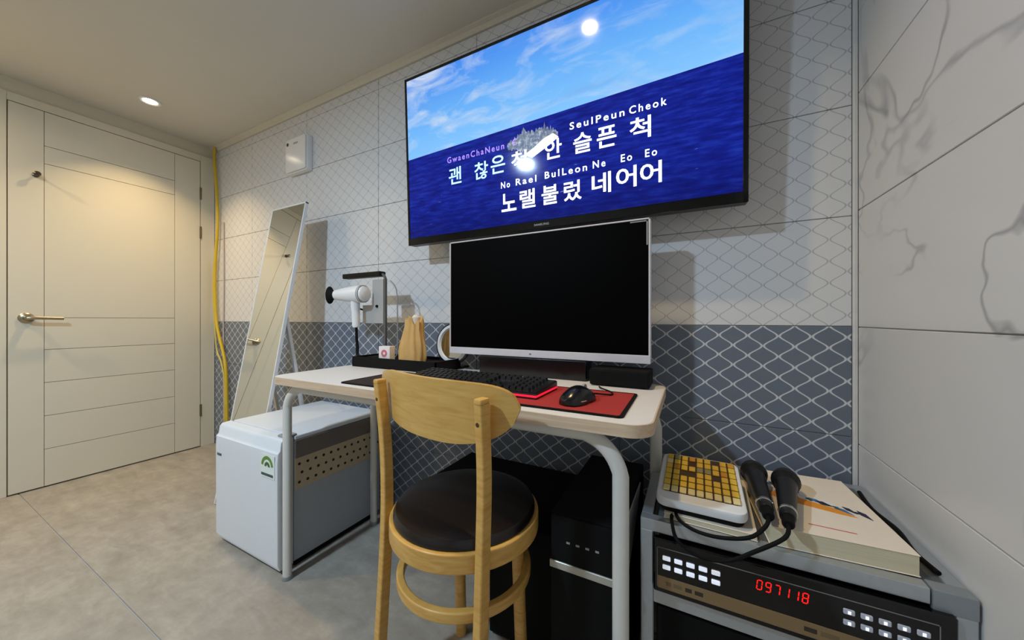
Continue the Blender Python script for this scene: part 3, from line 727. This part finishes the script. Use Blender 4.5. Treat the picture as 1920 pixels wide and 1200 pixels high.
bt = glow('button_white', (226, 232, 244), .55)
bcap = mesh_obj('button', box(-.0075, .0075, -.004, 0, -.0045, .0045, .0012, 1), bt, KM_, loc=(-.195, -.0118, .076))
bl = glow('button_grey', (150, 156, 168), .25); bdot = glow('button_led', (236, 242, 255), 1.0)
for side, xa in ((0, -.195), (1, .090)):
    for c in range(5):
        for r in range(2):
            if side == 0 and c == 0 and r == 0: continue
            o = inst('button', bcap.data, KM_, (xa+c*.0222, -.0118, .076-r*.0185))
            if side == 1:
                o.material_slots[0].link = 'OBJECT'; o.material_slots[0].material = bl
                mesh_obj('button_led', box(-.002, .002, -.0046, -.0038, -.0025, .0025), bdot, o)
# seven segment digits 097118
SEG = {'0': 'abcdef', '9': 'abcfgd', '7': 'abc', '1': 'bc', '8': 'abcdefg'}
db = bmesh.new()
dw, dh, sw = .0075, .0175, .0016
geo = {'a': (0, dh, dw, dh), 'b': (dw, dh/2, dw, dh), 'c': (dw, 0, dw, dh/2), 'd': (0, 0, dw, 0), 'e': (0, 0, 0, dh/2), 'f': (0, dh/2, 0, dh), 'g': (0, dh/2, dw, dh/2)}
for i, ch in enumerate('097118'):
    x0_ = -.040+i*.0135
    for s in SEG[ch]:
        a = geo[s]
        bx0, bz0, bx1, bz1 = a
        if bx0 == bx1: q = (bx0-sw/2, bx1+sw/2, bz0+.0009, bz1-.0009)
        else: q = (bx0+.0009, bx1-.0009, bz0-sw/2, bz1+sw/2)
        b = box(q[0], q[1], -.0126, -.0119, q[2], q[3])
        for v in b.verts: v.co.x += x0_+(v.co.z)*.10; v.co.z += .068
        join(db, b)
mesh_obj('red_digits', db, glow('digit_red', (255, 20, 14), 1.2), KM_, smooth=0)
AM = thing('added_dark_box', 'plain black box added on the lower rack shelf to keep it dark', 'added_dark_box', (.1515, .80, .0745))  # added black box, keeps lit wall and floor from showing through the rack
mesh_obj('case', box(-.205, .205, .03, .36, .008, .215, .002, 1), M_matte, AM)
mesh_obj('front_panel', box(-.2165, .2145, .012, .030, .004, .222, .002, 1), M_matte, AM)
for i in range(2): mesh_obj('knob', lathe([(.016, 0), (.015, .014), (0, .015)], 20, M=Matrix.Translation((-.12+i*.24, .012, .11)) @ Matrix.Rotation(PI/2, 4, 'X')), M_black, AM)
mesh_obj('foot', box(-.19, .19, .06, .33, 0, .0085), M_matte, AM)

# ------------------------------------------------------------------ things on the rack
def book(name, label, loc, rz, wd, dp, h, cover, pages):
    t = thing(name, label, 'book', loc, (0, 0, math.radians(rz)))
    mesh_obj('pages', box(-wd/2+.0015, wd/2-.0015, -dp/2+.0015, dp/2-.001, .0012, h-.0012), pages, t)
    c = mesh_obj('front_cover', box(-wd/2, wd/2, -dp/2, dp/2, h-.0012, h, .0004, 1), cover, t)
    mesh_obj('back_cover', box(-wd/2, wd/2, -dp/2, dp/2, 0, .0012, .0004, 1), cover, t)
    return t, c
def page_mat():
    t = NT('page_edges'); v, p = t.obj()
    s = t.math('SINE', t.math('MULTIPLY', p[2], 4200))
    n = t.noise(t.scaled(v, (3, 3, 300)), 2, 3)
    return t.fin(t.mix(n, srgb(196, 182, 150), srgb(230, 218, 190)), .8)
M_pages = page_mat()
B1, cov = book('songbook', 'thick cream songbook with blue and orange cover picture on the rack', (.232, .965, .4870), 3, .208, .292, .036, M_cover, M_pages)
B2, _c2 = book('thin_book', 'thin cream book lying under the remote control on the rack', (.038, .945, .4870), -2, .168, .262, .012, M_cover, M_pages)
cp = lambda pts, h: prism([(x*1.08+.004, y*1.45-.012 if y > -.05 else y) for x, y in pts], .0360, .0360+h, 'z')
mesh_obj('cover_picture', cp([(-.070, .022), (-.035, .018), (0, .006), (.035, -.005), (.056, -.022), (.03, -.020), (-.02, -.010), (-.070, .004)], .00025), plain('picture_orange', (232, 150, 44), .5), cov)
rl = random.Random(5)
pm = [plain('picture_blue', (58, 116, 178), .5), plain('picture_navy', (22, 34, 70), .5), plain('picture_white', (226, 232, 240), .5), plain('picture_teal', (40, 92, 112), .5)]
for i in range(16):
    t_ = i/15; cx_, cy_ = -.060+.130*t_, .046-.060*t_+rl.uniform(-.012, .014)*(1-.6*t_); ll = rl.uniform(.016, .028); an = math.radians(rl.uniform(-65, -5)); hw_ = rl.uniform(.003, .006)
    pts_ = [(-ll/2, 0), (-ll*.1, hw_), (ll/2, 0), (-ll*.1, -hw_)]
    mesh_obj('cover_picture', cp([(cx_+x*math.cos(an)-y*math.sin(an), cy_+x*math.sin(an)+y*math.cos(an)) for x, y in pts_], .0003+.00004*i), pm[i % 4] if i < 13 else pm[1], cov, smooth=0)
mesh_obj('cover_picture', cp([(-.050, .066), (-.040, .064), (-.024, .046), (-.038, .048)], .0012), pm[1], cov, smooth=0)
mesh_obj('cover_line', cp([(-.035, -.106), (.030, -.110), (.030, -.113), (-.035, -.109)], .0002), plain('picture_red', (206, 90, 80), .5), cov)

RM = thing('remote_control', 'large white remote control with yellow keys on the thin book', 'remote control', (.020, .930, .4992), (math.radians(5.5), 0, math.radians(-1)))
rw, rd = .086, .112
bdy = rrect(-rw, rw, -rd, rd, .022, 6)
mesh_obj('black_base', prism(rrect(-rw+.006, rw-.006, -rd+.006, rd-.006, .02, 5), .0105, .022, 'z', .002), M_matte, RM)
mesh_obj('white_body', prism(bdy, .0215, .043, 'z', .006), M_white, RM)
kp = mesh_obj('key_plate', prism(rrect(-rw+.013, rw-.010, -rd+.030, rd-.010, .008, 4), .0425, .0442, 'z'), plain('plate_brown', (70, 50, 34), .5), RM)
kc = [plain('key_yellow', (226, 186, 60), .45), plain('key_pale', (232, 214, 150), .45), plain('key_amber', (206, 146, 40), .45), plain('key_olive', (150, 140, 96), .45)]
kme = None
for r in range(7):
    for c in range(9):
        if (r in (3,) and c in (2, 3, 6)) or (r > 3 and c in (3, 6) and random.random() < .6): continue
        x = -.066+c*.0168; y = -.072+r*.0262; m = kc[1] if r < 1 else (kc[0] if random.random() < .6 else random.choice(kc))
        if kme is None:
            o = mesh_obj('key', box(-.0068, .0068, -.0105, .0105, 0, .004, .0012, 1), kc[0], RM, loc=(x, y, .0443)); kme = o.data
        else: o = inst('key', kme, RM, (x, y, .0443))
        o.material_slots[0].link = 'OBJECT'; o.material_slots[0].material = m
def mic(label, loc, rz, pitch):
    t = thing('microphone', label, 'microphone', loc, (math.radians(pitch), 0, math.radians(rz)))
    R = Matrix.Rotation(-PI/2, 4, 'X')
    mesh_obj('handle', lathe([(0, -.100), (.0110, -.100), (.0130, -.096), (.0155, -.05), (.0190, .03), (.0210, .048)], 24, M=R), M_black, t)
    mesh_obj('silver_ring', lathe([(.0135, -.082), (.0154, -.081), (.0154, -.075), (.0140, -.074)], 24, M=R), M_chrome, t)
    mesh_obj('grille', lathe([(.0205, .047), (.0245, .056), (.0262, .072), (.0250, .088), (.0195, .100), (.010, .106), (0, .107)], 24, M=R), plain('grille_black', (14, 14, 14), .55, .3, grain=.5, gscale=400), t)
    mesh_obj('grille_band', lathe([(.0262, .068), (.0274, .070), (.0274, .076), (.0262, .078)], 24, M=R), M_black, t)
    mesh_obj('plug', lathe([(.0, -.126), (.008, -.126), (.0100, -.121), (.0100, -.099), (0, -.099)], 18, M=R), M_matte, t)
    return t
m1 = mic('black microphone lying next to the remote control', (.134, .922, .5502), -1, 1.5)
m2 = mic('black microphone lying over the cover of the songbook', (.180, .905, .5502), -10, 1.5)
o = mesh_obj('cable', tube([(0, -.125, .0), (-.008, -.150, -.006), (-.034, -.165, -.026), (-.078, -.158, -.044), (-.118, -.148, -.050), (-.148, -.138, -.044), (-.160, -.100, -.050)], .0036, 8), M_matte, m1)
o = mesh_obj('cable', tube([(0, -.125, .0), (-.006, -.155, -.010), (-.050, -.168, -.046), (-.090, -.170, -.078), (-.135, -.182, -.082), (-.172, -.188, -.062), (-.190, -.152, -.050), (-.198, -.115, -.052)], .0036, 8), M_matte, m2)
o = mesh_obj('power_cable', tube([(.372, .845, .491), (.366, .90, .491), (.374, .98, .491), (.364, 1.06, .491), (.372, 1.15, .491)], .0045, 8), M_matte)
tag(o, 'black cable lying between the songbook and the marble wall', 'cable')
